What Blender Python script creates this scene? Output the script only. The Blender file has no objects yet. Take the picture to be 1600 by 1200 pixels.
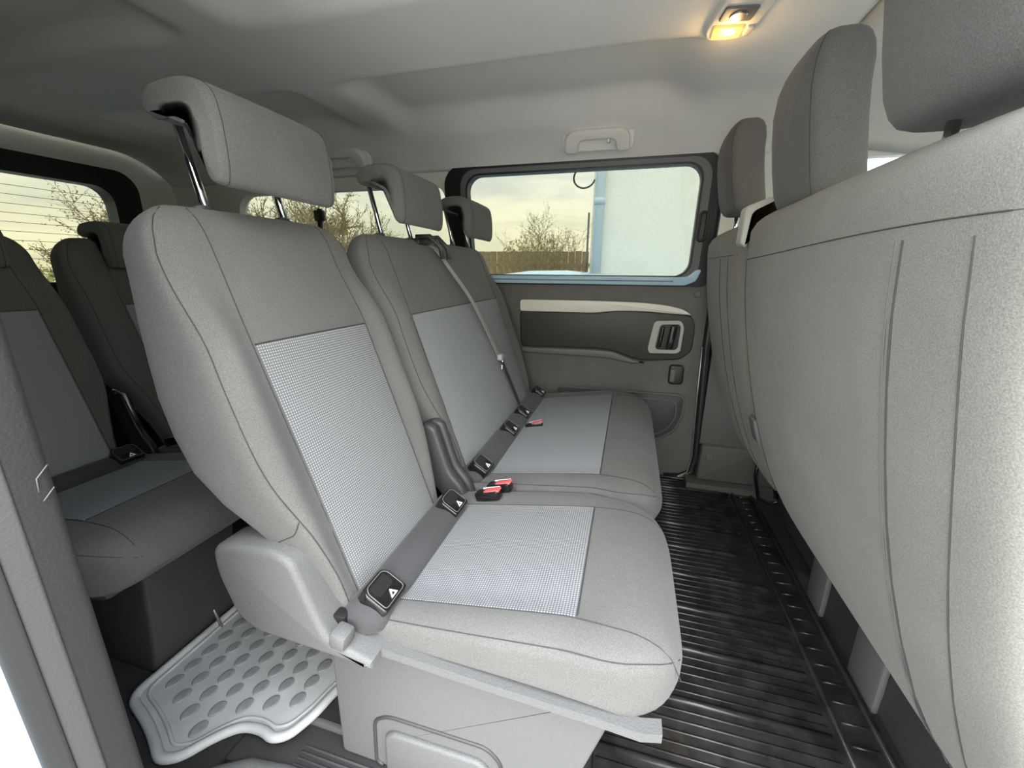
import bpy, bmesh, math, random
from mathutils import Vector, Matrix

scene = bpy.context.scene
COL = scene.collection
rnd = random.Random(7)

# ------------------------------------------------------------------ camera
# +X = towards the front of the van, +Y = across to the far side, +Z = up, floor at z = 0 (metres)
CAM = Vector((0, 0, .92)); FPX = 645.0
PIT, YAW, ROL = (math.radians(a) for a in (15.33, 15.6, .45))
_hd = Vector((-math.sin(YAW), math.cos(YAW), 0)); _rt = Vector((math.cos(YAW), math.sin(YAW), 0)); _up = Vector((0, 0, 1))
_fw = _hd*math.cos(PIT) - _up*math.sin(PIT); _u2 = _hd*math.sin(PIT) + _up*math.cos(PIT)
_r = _rt*math.cos(ROL) + _u2*math.sin(ROL); _u = -_rt*math.sin(ROL) + _u2*math.cos(ROL)
cd = bpy.data.cameras.new('camera'); cam = bpy.data.objects.new('camera', cd); COL.objects.link(cam)
cd.sensor_width = 36; cd.lens = 36*FPX/1600; cd.clip_start = .01; cd.clip_end = 300
cam.matrix_world = Matrix(((_r.x, _u.x, -_fw.x, CAM.x), (_r.y, _u.y, -_fw.y, CAM.y), (_r.z, _u.z, -_fw.z, CAM.z), (0, 0, 0, 1)))
scene.camera = cam

# ------------------------------------------------------------------ world, sun, exposure
SKY = 2.4
w = bpy.data.worlds.new('sky'); scene.world = w; w.use_nodes = True
nt = w.node_tree; nt.nodes.clear()
n = nt.nodes.new; l = nt.links.new
tc = n('ShaderNodeTexCoord'); sep = n('ShaderNodeSeparateXYZ'); l(tc.outputs['Generated'], sep.inputs[0])
ramp = n('ShaderNodeValToRGB'); l(sep.outputs['Z'], ramp.inputs[0])
e = ramp.color_ramp.elements
e[0].position = 0.0; e[0].color = (1.0, .93, .62, 1)
e[1].position = .9; e[1].color = (1.34, 1.50, 1.74, 1)
x = e.new(.10); x.color = (1.0, .95, .74, 1)
x = e.new(.22); x.color = (.98, .98, .93, 1)
x = e.new(.42); x.color = (1.08, 1.14, 1.20, 1)
mp = n('ShaderNodeMapping'); mp.inputs['Scale'].default_value = (1.4, 1.4, 7); l(tc.outputs['Generated'], mp.inputs[0])
nz = n('ShaderNodeTexNoise'); nz.inputs['Scale'].default_value = 2.6; nz.inputs['Detail'].default_value = 6; nz.inputs['Distortion'].default_value = .5; l(mp.outputs[0], nz.inputs[0])
cr = n('ShaderNodeValToRGB'); l(nz.outputs[0], cr.inputs[0])
cr.color_ramp.elements[0].position = .36; cr.color_ramp.elements[0].color = (.70, .74, .80, 1)
cr.color_ramp.elements[1].position = .62; cr.color_ramp.elements[1].color = (1.06, 1.05, 1.02, 1)
mx = n('ShaderNodeMix'); mx.data_type = 'RGBA'; mx.blend_type = 'MULTIPLY'; mx.inputs[0].default_value = .85
l(ramp.outputs[0], mx.inputs[6]); l(cr.outputs[0], mx.inputs[7])
bg = n('ShaderNodeBackground'); bg.inputs[1].default_value = SKY; l(mx.outputs[2], bg.inputs[0])
out = n('ShaderNodeOutputWorld'); l(bg.outputs[0], out.inputs[0])
# hazy sun on the open-door side of the van, high and very soft
sd = bpy.data.lights.new('sun', 'SUN'); sd.energy = 2.1; sd.angle = math.radians(60); sd.color = (1.0, .95, .86)
so = bpy.data.objects.new('sun', sd); COL.objects.link(so); so.location = (1, -4, 5)
so.rotation_euler = Vector((-.28, 1.0, -1.4)).to_track_quat('-Z', 'Y').to_euler()
scene.view_settings.view_transform = 'Standard'; scene.view_settings.look = 'None'
scene.view_settings.exposure = 1.32; scene.view_settings.gamma = 1; scene.view_settings.use_curve_mapping = False

# ------------------------------------------------------------------ materials
MATS = {}
def M(name, col, rough=.6, metal=0., var=0., vscale=30., bump=0., bscale=300., bdist=.001, spec=.5, sheen=0., emit=None, estr=0., coat=0.):
    m = bpy.data.materials.new(name); m.use_nodes = True; t = m.node_tree; b = t.nodes['Principled BSDF']
    b.inputs['Roughness'].default_value = rough; b.inputs['Metallic'].default_value = metal
    b.inputs['Specular IOR Level'].default_value = spec
    if sheen: b.inputs['Sheen Weight'].default_value = sheen; b.inputs['Sheen Roughness'].default_value = .5
    if coat: b.inputs['Coat Weight'].default_value = coat
    c = (*col, 1); b.inputs['Base Color'].default_value = c
    if emit: b.inputs['Emission Color'].default_value = (*emit, 1); b.inputs['Emission Strength'].default_value = estr
    tx = t.nodes.new('ShaderNodeTexCoord')
    if var:
        z = t.nodes.new('ShaderNodeTexNoise'); z.inputs['Scale'].default_value = vscale; z.inputs['Detail'].default_value = 5
        t.links.new(tx.outputs['Object'], z.inputs[0])
        r = t.nodes.new('ShaderNodeMapRange'); r.inputs[1].default_value = .3; r.inputs[2].default_value = .7
        r.inputs[3].default_value = 1-var; r.inputs[4].default_value = 1+var; t.links.new(z.outputs[0], r.inputs[0])
        v = t.nodes.new('ShaderNodeVectorMath'); v.operation = 'SCALE'; v.inputs[0].default_value = col
        t.links.new(r.outputs[0], v.inputs['Scale']); t.links.new(v.outputs[0], b.inputs['Base Color'])
    if bump:
        z = t.nodes.new('ShaderNodeTexNoise'); z.inputs['Scale'].default_value = bscale; z.inputs['Detail'].default_value = 3
        t.links.new(tx.outputs['Object'], z.inputs[0])
        k = t.nodes.new('ShaderNodeBump'); k.inputs['Strength'].default_value = bump; k.inputs['Distance'].default_value = bdist
        t.links.new(z.outputs[0], k.inputs['Height']); t.links.new(k.outputs[0], b.inputs['Normal'])
    MATS[name] = m; return m

def fabric(name, col, vs=700., amt=.22):
    m = M(name, col, rough=.95, spec=.15, sheen=.12, bump=.35, bscale=520., bdist=.0012)
    t = m.node_tree; b = t.nodes['Principled BSDF']
    tx = t.nodes['Texture Coordinate']
    z = t.nodes.new('ShaderNodeTexNoise'); z.inputs['Scale'].default_value = vs; z.inputs['Detail'].default_value = 2
    z2 = t.nodes.new('ShaderNodeTexNoise'); z2.inputs['Scale'].default_value = 7; z2.inputs['Detail'].default_value = 3
    t.links.new(tx.outputs['Object'], z.inputs[0]); t.links.new(tx.outputs['Object'], z2.inputs[0])
    r = t.nodes.new('ShaderNodeMapRange'); r.inputs[1].default_value = .3; r.inputs[2].default_value = .7; r.inputs[3].default_value = 1-amt; r.inputs[4].default_value = 1+amt
    t.links.new(z.outputs[0], r.inputs[0])
    r2 = t.nodes.new('ShaderNodeMapRange'); r2.inputs[1].default_value = .3; r2.inputs[2].default_value = .7; r2.inputs[3].default_value = .93; r2.inputs[4].default_value = 1.07
    t.links.new(z2.outputs[0], r2.inputs[0])
    mm = t.nodes.new('ShaderNodeMath'); mm.operation = 'MULTIPLY'; t.links.new(r.outputs[0], mm.inputs[0]); t.links.new(r2.outputs[0], mm.inputs[1])
    v = t.nodes.new('ShaderNodeVectorMath'); v.operation = 'SCALE'; v.inputs[0].default_value = col
    t.links.new(mm.outputs[0], v.inputs['Scale']); t.links.new(v.outputs[0], b.inputs['Base Color'])
    return m

def weave(name, dark, light, pitch=.0052):
    """woven seat insert: small light squares on a darker ground, laid out in the cloth's own UV (metres)"""
    m = bpy.data.materials.new(name); m.use_nodes = True; t = m.node_tree; b = t.nodes['Principled BSDF']
    b.inputs['Roughness'].default_value = .9; b.inputs['Specular IOR Level'].default_value = .2
    uv = t.nodes.new('ShaderNodeUVMap'); s = t.nodes.new('ShaderNodeSeparateXYZ'); t.links.new(uv.outputs[0], s.inputs[0])
    def wv(o, ph=0):
        a = t.nodes.new('ShaderNodeMath'); a.operation = 'MULTIPLY'; a.inputs[1].default_value = 2*math.pi/pitch; t.links.new(o, a.inputs[0])
        c = t.nodes.new('ShaderNodeMath'); c.operation = 'SINE'; t.links.new(a.outputs[0], c.inputs[0])
        d = t.nodes.new('ShaderNodeMapRange'); d.inputs[1].default_value = -.45; d.inputs[2].default_value = .25; t.links.new(c.outputs[0], d.inputs[0])
        return d.outputs[0]
    p = t.nodes.new('ShaderNodeMath'); p.operation = 'MULTIPLY'; t.links.new(wv(s.outputs[0]), p.inputs[0]); t.links.new(wv(s.outputs[1]), p.inputs[1])
    mix = t.nodes.new('ShaderNodeMix'); mix.data_type = 'RGBA'; mix.inputs[6].default_value = (*dark, 1); mix.inputs[7].default_value = (*light, 1)
    t.links.new(p.outputs[0], mix.inputs[0]); t.links.new(mix.outputs[2], b.inputs['Base Color'])
    k = t.nodes.new('ShaderNodeBump'); k.inputs['Strength'].default_value = .35; k.inputs['Distance'].default_value = .001
    t.links.new(p.outputs[0], k.inputs['Height']); t.links.new(k.outputs[0], b.inputs['Normal'])
    MATS[name] = m; return m

def glass(name, tint=(.93, .97, .96), fac=.05):
    m = bpy.data.materials.new(name); m.use_nodes = True; t = m.node_tree; t.nodes.clear()
    o = t.nodes.new('ShaderNodeOutputMaterial'); a = t.nodes.new('ShaderNodeBsdfTransparent'); a.inputs[0].default_value = (*tint, 1)
    g = t.nodes.new('ShaderNodeBsdfGlossy'); g.inputs['Roughness'].default_value = .02
    fr = t.nodes.new('ShaderNodeFresnel'); fr.inputs[0].default_value = 1.25
    mx = t.nodes.new('ShaderNodeMixShader'); t.links.new(fr.outputs[0], mx.inputs[0]); t.links.new(a.outputs[0], mx.inputs[1]); t.links.new(g.outputs[0], mx.inputs[2])
    t.links.new(mx.outputs[0], o.inputs[0]); MATS[name] = m; return m

F_CHAR = fabric('charcoal_fabric', (.124, .121, .116))
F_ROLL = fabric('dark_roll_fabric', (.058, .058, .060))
F_BENCH = fabric('bench_back_fabric', (.192, .186, .166))
F_WEAVE = weave('woven_insert', (.138, .144, .152), (.365, .368, .366), .0044)
F_PLAIN = weave('woven_insert_fine', (.225, .237, .25), (.335, .347, .36), .004)
SEAM = M('seam_thread', (.045, .045, .045), .9)
SEAML = M('pale_stitch', (.12, .12, .115), .9)
P_GREY = M('grained_grey_plastic', (.125, .125, .124), .55, bump=.5, bscale=420, bdist=.0015, var=.12, vscale=500)
P_DGREY = M('dark_grained_plastic', (.045, .045, .046), .5, bump=.4, bscale=380, bdist=.001)
P_DOOR = M('door_trim_plastic', (.105, .100, .094), .55, bump=.3, bscale=380, bdist=.001, var=.12, vscale=9)
P_DOORD = M('door_dark_inlay', (.040, .036, .032), .5, bump=.15, bscale=420)
P_PIL = M('pillar_trim_plastic', (.085, .082, .075), .55, bump=.3, bscale=400)
P_PDARK = M('dark_pillar_plastic', (.028, .028, .028), .5, bump=.4, bscale=380)
P_MID = M('mid_grey_plastic', (.13, .13, .128), .5, bump=.3, bscale=400)
P_BLACK = M('black_plastic', (.012, .012, .013), .42)
P_GLOSS = M('gloss_black', (.01, .01, .01), .15)
P_SILV = M('silver_trim', (.72, .70, .64), .38)
P_PALE = M('pale_grey_plastic', (.42, .41, .38), .5)
P_BEIGE = M('beige_trim', (.76, .73, .66), .75, bump=.15, bscale=500)
HEADL = M('headliner_cloth', (.84, .81, .74), .95, spec=.1, bump=.25, bscale=700, bdist=.0008, var=.03, vscale=4)
CHROME = M('chrome', (.75, .75, .76), .12, metal=1)
STEEL = M('dull_steel', (.45, .45, .45), .35, metal=1)
RUB = M('black_rubber_mat', (.020, .020, .020), .27, var=.5, vscale=22, bump=.25, bscale=60, bdist=.002)
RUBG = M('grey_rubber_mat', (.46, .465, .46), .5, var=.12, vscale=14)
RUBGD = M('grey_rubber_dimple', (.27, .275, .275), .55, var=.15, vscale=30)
CARPET = M('dark_floor_carpet', (.02, .02, .021), .95, bump=.6, bscale=300, bdist=.003)
SEALM = M('rubber_seal', (.014, .014, .014), .4)
PAINT = M('pale_blue_paint', (.50, .63, .72), .25, coat=.6)
PAINTS = M('sill_blue_paint', (.42, .60, .72), .3, coat=.4)
RED = M('red_button', (.70, .13, .14), .4)
WHITE = M('white_print', (.85, .85, .83), .5)
WEB = M('belt_webbing', (.30, .29, .28), .5, bump=.3, bscale=600)
GLASS = glass('window_glass')
GLASST = glass('tinted_glass', (.12, .125, .125))
GLASSP = glass('privacy_glass', (.395, .405, .380))
LAMPLENS = M('lamp_lens', (.75, .72, .64), .25)
AMBER = M('lit_amber_lens', (1, .62, .18), .4, emit=(1.0, .50, .09), estr=.26)
BULB = M('lit_bulb', (1, .9, .6), .4, emit=(1.0, .80, .40), estr=1.0)
RENDERW = M('building_render', (.90, .91, .84), .9, bump=.6, bscale=22, bdist=.01, var=.03, vscale=6)
PIPE = M('drain_pipe_paint', (.52, .64, .72), .5)
WOOD = M('fence_wood', (.27, .20, .11), .85, var=.25, vscale=6)
BARK = M('bark', (.30, .235, .14), .9, var=.2, vscale=9)
LEAF = M('bud_leaf', (.26, .22, .09), .8, var=.3, vscale=4)
HEDGE = M('hedge_leaf', (.42, .40, .14), .8, var=.3, vscale=4)
ASPH = M('asphalt', (.27, .26, .245), .9, var=.15, vscale=3)
GRASS = M('grass_field', (.30, .32, .12), .95, var=.2, vscale=1.5)
CARP = M('parked_car_paint', (.45, .62, .74), .2, coat=.8)
CARG = M('parked_car_glass', (.05, .06, .07), .08)

# ------------------------------------------------------------------ object helpers
ORIG = {}
def link(o, parent):
    COL.objects.link(o)
    if parent is not None: o.parent = parent
def thing(name, loc, label, cat, group=None, kind=None):
    o = bpy.data.objects.new(name, None); COL.objects.link(o); o.location = loc; o.empty_display_size = .05
    o['label'] = label; o['category'] = cat
    if group: o['group'] = group
    if kind: o['kind'] = kind
    ORIG[o.name] = Vector(loc); return o
def org(p): return ORIG[p.name] if p is not None else Vector((0, 0, 0))
def mesh(name, V, F, mat, parent=None, smooth=True, uv=None, label=None, kind=None, cat=None, sharp=None):
    o0 = org(parent)
    me = bpy.data.meshes.new(name); me.from_pydata([tuple(Vector(v)-o0) for v in V], [], F); me.validate(); me.update()
    bm = bmesh.new(); bm.from_mesh(me); bmesh.ops.recalc_face_normals(bm, faces=bm.faces)
    if uv:
        ul = bm.loops.layers.uv.new('UVMap'); bm.verts.ensure_lookup_table()
        for f in bm.faces:
            for lp in f.loops: lp[ul].uv = uv[lp.vert.index]
    bm.to_mesh(me); bm.free()
    if smooth:
        for p in me.polygons: p.use_smooth = True
        if sharp is not None: me.set_sharp_from_angle(angle=math.radians(sharp))
    me.materials.append(mat); o = bpy.data.objects.new(name, me); link(o, parent)
    ORIG[o.name] = o0.copy()
    if label: o['label'] = label
    if kind: o['kind'] = kind
    if cat: o['category'] = cat
    return o
def bmobj(name, bm, mat, parent=None, smooth=True, label=None, kind=None, sharp=40, cat=None):
    V = [v.co.copy() for v in bm.verts]; bm.verts.index_update(); F = [[v.index for v in f.verts] for f in bm.faces]; bm.free()
    return mesh(name, V, F, mat, parent, smooth, None, label, kind, cat, sharp)

def ss(a, b, x):
    t = min(1, max(0, (x-a)/(b-a))); return t*t*(3-2*t)
def tab(T, x):
    if x <= T[0][0]: return T[0][1]
    for (a, p), (b, q) in zip(T, T[1:]):
        if x <= b: return p+(q-p)*(x-a)/(b-a)
    return T[-1][1]
def stab(T, x):
    """smooth (Catmull-Rom) table lookup"""
    n = len(T)
    if x <= T[0][0]: return T[0][1]
    if x >= T[-1][0]: return T[-1][1]
    for i in range(n-1):
        if x <= T[i+1][0]:
            x0, y0 = T[max(i-1, 0)]; x1, y1 = T[i]; x2, y2 = T[i+1]; x3, y3 = T[min(i+2, n-1)]
            m1 = (y2-y0)/(x2-x0) if x2 != x0 else 0; m2 = (y3-y1)/(x3-x1) if x3 != x1 else 0
            h = x2-x1; t = (x-x1)/h
            return (2*t**3-3*t**2+1)*y1+(t**3-2*t**2+t)*h*m1+(-2*t**3+3*t**2)*y2+(t**3-t**2)*h*m2
def loft(rings, cap=True):
    n = len(rings[0]); V = [p for r in rings for p in r]; F = []
    for i in range(len(rings)-1):
        for j in range(n):
            k = (j+1) % n; F.append((i*n+j, i*n+k, (i+1)*n+k, (i+1)*n+j))
    if cap:
        for i in (0, len(rings)-1):
            c = sum((Vector(p) for p in rings[i]), Vector())/n; V.append(c); ci = len(V)-1
            for j in range(n): F.append((i*n+j, i*n+(j+1) % n, ci))
    return V, F
def tube(path, r, n=8, closed=False):
    P = [Vector(p) for p in path]; rings = []; m = len(P); ref = None
    for i, p in enumerate(P):
        a = P[(i-1) % m] if closed or i > 0 else p; b = P[(i+1) % m] if closed or i < m-1 else p
        t = (b-a).normalized()
        if ref is None: ref = t.orthogonal().normalized()
        ref = (ref-t*ref.dot(t)).normalized(); q = t.cross(ref)
        rr = r[i] if isinstance(r, (list, tuple)) else r
        rings.append([p+ref*rr*math.cos(2*math.pi*k/n)+q*rr*math.sin(2*math.pi*k/n) for k in range(n)])
    if closed:
        V = [p for g in rings for p in g]; F = []
        for i in range(m):
            i2 = (i+1) % m
            for j in range(n): k = (j+1) % n; F.append((i*n+j, i*n+k, i2*n+k, i2*n+j))
        return V, F
    return loft(rings)
def tubeo(name, path, r, mat, parent=None, n=8, closed=False, **kw):
    V, F = tube(path, r, n, closed); return mesh(name, V, F, mat, parent, True, **kw)
def band(path, nrm, wid, th, across):
    """flat strap along a path; across = direction across the strap (vector or list)"""
    rings = []
    for i, p in enumerate(path):
        p = Vector(p); a = Vector(across[i] if isinstance(across, list) else across).normalized()*wid/2; q = Vector(nrm[i] if isinstance(nrm, list) else nrm).normalized()*th/2
        rings.append([p-a-q, p+a-q, p+a+q, p-a+q])
    return loft(rings)
def rbox(name, c, s, mat, parent=None, bev=.004, seg=2, rot=None, **kw):
    bm = bmesh.new(); bmesh.ops.create_cube(bm, size=1)
    for v in bm.verts: v.co = Vector((v.co.x*s[0], v.co.y*s[1], v.co.z*s[2]))
    if bev: bmesh.ops.bevel(bm, geom=list(bm.edges), offset=min(bev, .48*min(s)), segments=seg, profile=.5, affect='EDGES')
    R = rot.to_matrix() if rot is not None and hasattr(rot, 'to_matrix') else (rot if rot is not None else Matrix.Identity(3))
    for v in bm.verts: v.co = R @ v.co + Vector(c)
    return bmobj(name, bm, mat, parent, **kw)
def prism(name, poly, to3, t0, t1, mat, parent=None, bev=0, seg=3, **kw):
    """poly: 2-D outline; to3(u,v,t) -> world; extruded from t0 to t1; the rim at t1 and t0 bevelled"""
    bm = bmesh.new(); n = len(poly)
    a = [bm.verts.new((u, v, t0)) for u, v in poly]; b = [bm.verts.new((u, v, t1)) for u, v in poly]
    bm.faces.new(a[::-1]); bm.faces.new(b)
    for i in range(n): bm.faces.new((a[i], a[(i+1) % n], b[(i+1) % n], b[i]))
    bmesh.ops.recalc_face_normals(bm, faces=bm.faces)
    if bev:
        rim = [e for e in bm.edges if abs(e.verts[0].co.z-e.verts[1].co.z) < 1e-9]
        bmesh.ops.bevel(bm, geom=rim, offset=bev, segments=seg, profile=.5, affect='EDGES')
    for v in bm.verts: v.co = Vector(to3(v.co.x, v.co.y, v.co.z))
    return bmobj(name, bm, mat, parent, **kw)
def rrect(u0, v0, u1, v1, r, n=6):
    P = []
    R = r if isinstance(r, (list, tuple)) else [r]*4   # corners: (u1,v1),(u0,v1),(u0,v0),(u1,v0)
    for (cu, cv, a0, q) in ((u1-R[0], v1-R[0], 0, R[0]), (u0+R[1], v1-R[1], 90, R[1]), (u0+R[2], v0+R[2], 180, R[2]), (u1-R[3], v0+R[3], 270, R[3])):
        for k in range(n+1):
            a = math.radians(a0+90*k/n); P.append((cu+q*math.cos(a), cv+q*math.sin(a)))
    return P
def roundpoly(poly, r, n=4):
    """round the corners of a polygon (r: one radius or one per corner)"""
    P = []; m = len(poly)
    for i in range(m):
        p = Vector(poly[i]).to_2d() if False else Vector((poly[i][0], poly[i][1])); a = Vector(poly[i-1]); b = Vector(poly[(i+1) % m])
        q = r[i] if isinstance(r, (list, tuple)) else r
        da = (a-p); db = (b-p); q = min(q, .45*da.length, .45*db.length)
        if q < 1e-5: P.append((p.x, p.y)); continue
        s = p+da.normalized()*q; e = p+db.normalized()*q
        for k in range(n+1):
            t = k/n; v = s*(1-t)**2+p*2*t*(1-t)+e*t*t; P.append((v.x, v.y))
    return P
def ringplate(name, inner, outer, to3, t0, t1, mat, parent=None, **kw):
    """a plate with a hole: inner and outer loops have the same point count"""
    n = len(inner); V = []
    for t in (t0, t1):
        V += [to3(u, v, t) for u, v in inner]; V += [to3(u, v, t) for u, v in outer]
    F = []
    for j in range(n):
        k = (j+1) % n
        F += [(j, k, n+k, n+j), (2*n+j, 3*n+j, 3*n+k, 2*n+k), (j, 2*n+j, 2*n+k, k), (n+j, n+k, 3*n+k, 3*n+j)]
    return mesh(name, V, F, mat, parent, kw.pop('smooth', True), sharp=30, **kw)
def to_rect(inner, u0, v0, u1, v1):
    """points on a rectangle matching each inner point (radially from the centre, corners kept)"""
    cu, cv = (u0+u1)/2, (v0+v1)/2; out = []
    iu0, iu1 = min(p[0] for p in inner), max(p[0] for p in inner); iv0, iv1 = min(p[1] for p in inner), max(p[1] for p in inner)
    for u, v in inner:
        a = (u-(iu0+iu1)/2)/((iu1-iu0)/2); b = (v-(iv0+iv1)/2)/((iv1-iv0)/2)
        k = max(abs(a), abs(b)); a /= k; b /= k
        out.append((cu+a*(u1-u0)/2, cv+b*(v1-v0)/2))
    return out
def gridmesh(name, f, us, vs, mat, parent=None, **kw):
    V = [f(u, v) for u in us for v in vs]; n = len(vs)
    F = [(i*n+j, i*n+j+1, (i+1)*n+j+1, (i+1)*n+j) for i in range(len(us)-1) for j in range(n-1)]
    return mesh(name, V, F, mat, parent, True, **kw)
def lin(a, b, n): return [a+(b-a)*i/(n-1) for i in range(n)]

# =================================================================== SETTING
YC = 1.03                       # centre line of the van
def struct(o, label=None):
    o['kind'] = 'structure'
    if label: o['label'] = label
    return o

# floor
def slab(x0, y0, x1, y1, z0, z1): return [(x0, y0, z0), (x1, y0, z0), (x1, y1, z0), (x0, y1, z0), (x0, y0, z1), (x1, y0, z1), (x1, y1, z1), (x0, y1, z1)]
V = slab(-2.32, .53, 1.9, 1.9, -.03, 0)
BOXF = [(0, 3, 2, 1), (4, 5, 6, 7), (0, 1, 5, 4), (1, 2, 6, 5), (2, 3, 7, 6), (3, 0, 4, 7)]
floor_o = struct(mesh('floor', V, BOXF, CARPET, smooth=False), 'dark carpeted van floor')

struct(mesh('floor', slab(-2.32, .22, -.70, .53, -.03, 0), BOXF, CARPET, smooth=False), 'dark carpeted floor beside the doorway')
# ceiling: headliner with recessed fields either side of a spine and flat cross ribs
def ceil_z(x, y):
    dy = abs(y-YC)
    z = 1.432-.115*max(0, (dy-.46)/.27)**2.1-.004*dy
    ry = ss(.135, .20, dy)*(1-ss(.44, .60, dy))
    rx = ss(-.90, -.80, x)*(1-ss(.03, .17, x)) + ss(-1.85, -1.75, x)*(1-ss(-1.10, -1.00, x))
    z += .042*ry*rx
    z -= .03*ss(.06, .30, x)*(1-ss(.2, .6, dy))*0
    z += .012*ss(.16, .2, x)*0
    return z
xs = lin(-2.3, .42, 137); ys = lin(YC-.73, YC+.73, 90)
def solid_sheet(name, f, us, vs, th, mat, **kw):
    n = len(vs); m = len(us); V = [f(u, v) for u in us for v in vs]; V += [(p[0], p[1], p[2]+th) for p in V]; o = m*n; F = []
    for i in range(m-1):
        for j in range(n-1):
            a = i*n+j; F += [(a, a+1, a+n+1, a+n), (o+a, o+a+n, o+a+n+1, o+a+1)]
    for i in range(m-1):
        for j in (0, n-1): a = i*n+j; F.append((a, a+n, o+a+n, o+a))
    for j in range(n-1):
        for i in (0, m-1): a = i*n+j; F.append((a, a+1, o+a+1, o+a))
    return mesh(name, V, F, mat, smooth=True, **kw)
ceiling = struct(solid_sheet('ceiling', lambda x, y: (x, y, ceil_z(x, y)), xs, ys, .05, HEADL), 'pale beige headliner with recessed fields')
# forward header trim over the front seats (second headliner piece, a little lower at its edge)
trim1 = struct(solid_sheet('trim_1', lambda x, y: (x, y, ceil_z(.42, y)-.006-.09*ss(.5, 1.25, x)), lin(.428, 1.15, 20), ys[::2], .04, P_BEIGE), 'pale header trim over the front seats')

# far side wall, leaning in towards the roof
def yw(z): return tab([(0, 1.872), (.5, 1.872), (.86, 1.845), (1.33, 1.752), (1.45, 1.73)], z)
def W(off=0.):
    return lambda u, v, t: (u, yw(v)+t+off, v)
wl = struct(bpy.data.objects.new('wall_left', None)); COL.objects.link(wl); ORIG[wl.name] = Vector((0, 0, 0)); wl['label'] = 'far side wall of the van cabin'
def wrect(name, u0, v0, u1, v1, mat, parent, t0=0., t1=.03, nv=10, nu=8, **kw):
    us = lin(u0, u1, nu); vs = lin(v0, v1, nv); V = []; F = []
    f = W(); n = nv; m = nu
    V = [f(u, v, t0) for u in us for v in vs]+[f(u, v, t1) for u in us for v in vs]; o = n*m
    for i in range(m-1):
        for j in range(n-1): a = i*n+j; F += [(a, a+1, a+n+1, a+n), (o+a, o+a+n, o+a+n+1, o+a+1)]
    for i in range(m-1):
        for j in (0, n-1): a = i*n+j; F.append((a, a+n, o+a+n, o+a))
    for j in range(n-1):
        for i in (0, m-1): a = i*n+j; F.append((a, a+1, o+a+1, o+a))
    return mesh(name, V, F, mat, parent, True, sharp=30, **kw)

# rear quarter: lower trim, upper trim with the quarter window hole
wrect('lower_trim', -2.3, 0, -.82, .86, P_DOOR, wl)
qi = rrect(-1.93, .93, -.80, 1.268, [.05, .10, .10, .05]); qo = to_rect(qi, -2.32, .86, -.775, 1.40)
ringplate('upper_trim', qi, qo, W(), 0, .045, P_BEIGE, wl)
# strip above the door window, up to the headliner
wrect('upper_trim', -.775, 1.325, .34, 1.40, P_BEIGE, wl, nv=3)
# B pillar
bp = struct(bpy.data.objects.new('trim_2', None)); COL.objects.link(bp); ORIG[bp.name] = Vector((0, 0, 0)); bp['label'] = 'far door pillar trim'
wrect('upper_trim', .300, .90, .50, 1.40, P_BEIGE, bp, .002, .03)
wrect('body_panel', .25, .0, .60, 1.38, P_DGREY, bp, .034, .05)
wrect('lower_trim', .345, .19, .66, .90, P_PIL, bp, -.02, .03)
prism('lower_box', roundpoly([(.345, .035), (.575, .035), (.575, .195), (.35, .195)], .01), W(), -.055, .02, P_PIL, bp, bev=.008)
prism('lower_box', roundpoly([(.585, .035), (.80, .035), (.80, .195), (.585, .195)], .01), W(), -.05, .02, P_PIL, bp, bev=.006)
def disc(name, c, nrm, r, th, mat, parent, n=20, bev=.002, **kw):
    nrm = Vector(nrm).normalized(); c = Vector(c); a = nrm.orthogonal().normalized(); b = nrm.cross(a)
    rings = []
    for (q, h) in ((r, 0), (r, th-bev), (r-bev, th), (r*.55, th)):
        rings.append([c+nrm*h+(a*math.cos(2*math.pi*k/n)+b*math.sin(2*math.pi*k/n))*q for k in range(n)])
    V, F = loft(rings); return mesh(name, V, F, mat, parent, True, sharp=40, **kw)
disc('screw_cap', (.385, yw(.15)-.054, .15), (0, -1, .1), .016, .005, P_DOOR, bp)
# front door wall beyond the pillar with the driver's window
dw = struct(bpy.data.objects.new('door_2', None)); COL.objects.link(dw); ORIG[dw.name] = Vector((0, 0, 0)); dw['label'] = 'driver door behind the front seats'
wrect('door_panel', .66, 0, 1.9, .90, P_DOOR, dw)
fi = rrect(.54, .93, 1.45, 1.29, [.06, .05, .03, .05]); fo = to_rect(fi, .50, .90, 1.9, 1.40)
ringplate('window_surround', fi, fo, W(), 0, .04, P_BEIGE, dw)
prism('glass_pane', rrect(.53, .92, 1.46, 1.30, .05), W(), .03, .034, GLASS, dw, smooth=False)
prism('glass_pane', rrect(-1.95, .91, -.78, 1.285, .08), W(), .03, .034, GLASSP, wl, smooth=False, label='tinted quarter window pane')
wrect('sill_plate', .30, 0, 1.2, .035, P_PIL, bp, -.10, 0, nv=2)

# ---- far sliding door (door_1)
d1 = struct(bpy.data.objects.new('door_1', None)); COL.objects.link(d1); ORIG[d1.name] = Vector((0, 0, 0)); d1['label'] = 'far sliding door with a wide window'
# door panel with a shallow moulded surface, right edge curved to the seal
def dpan(u, v, t): return (u, yw(v)+t, v)
dpoly = roundpoly([(-.83, .02), (.30, .012), (.318, .14), (.300, .62), (.290, .885), (-.83, .885)], [.01, .07, .03, .03, .02, .01], 6)
wrect('door_panel', -.83, -.02, .322, .872, P_DOOR, d1, .0, .03, nv=24, nu=10)
gi = rrect(-.695, .905, .215, 1.296, [.055, .06, .06, .055]); go = rrect(-.795, .862, .285, 1.335, [.075, .08, .02, .02])
ringplate('window_frame', gi, go, W(), -.008, .035, P_BLACK, d1, label='black rounded window frame')
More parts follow.
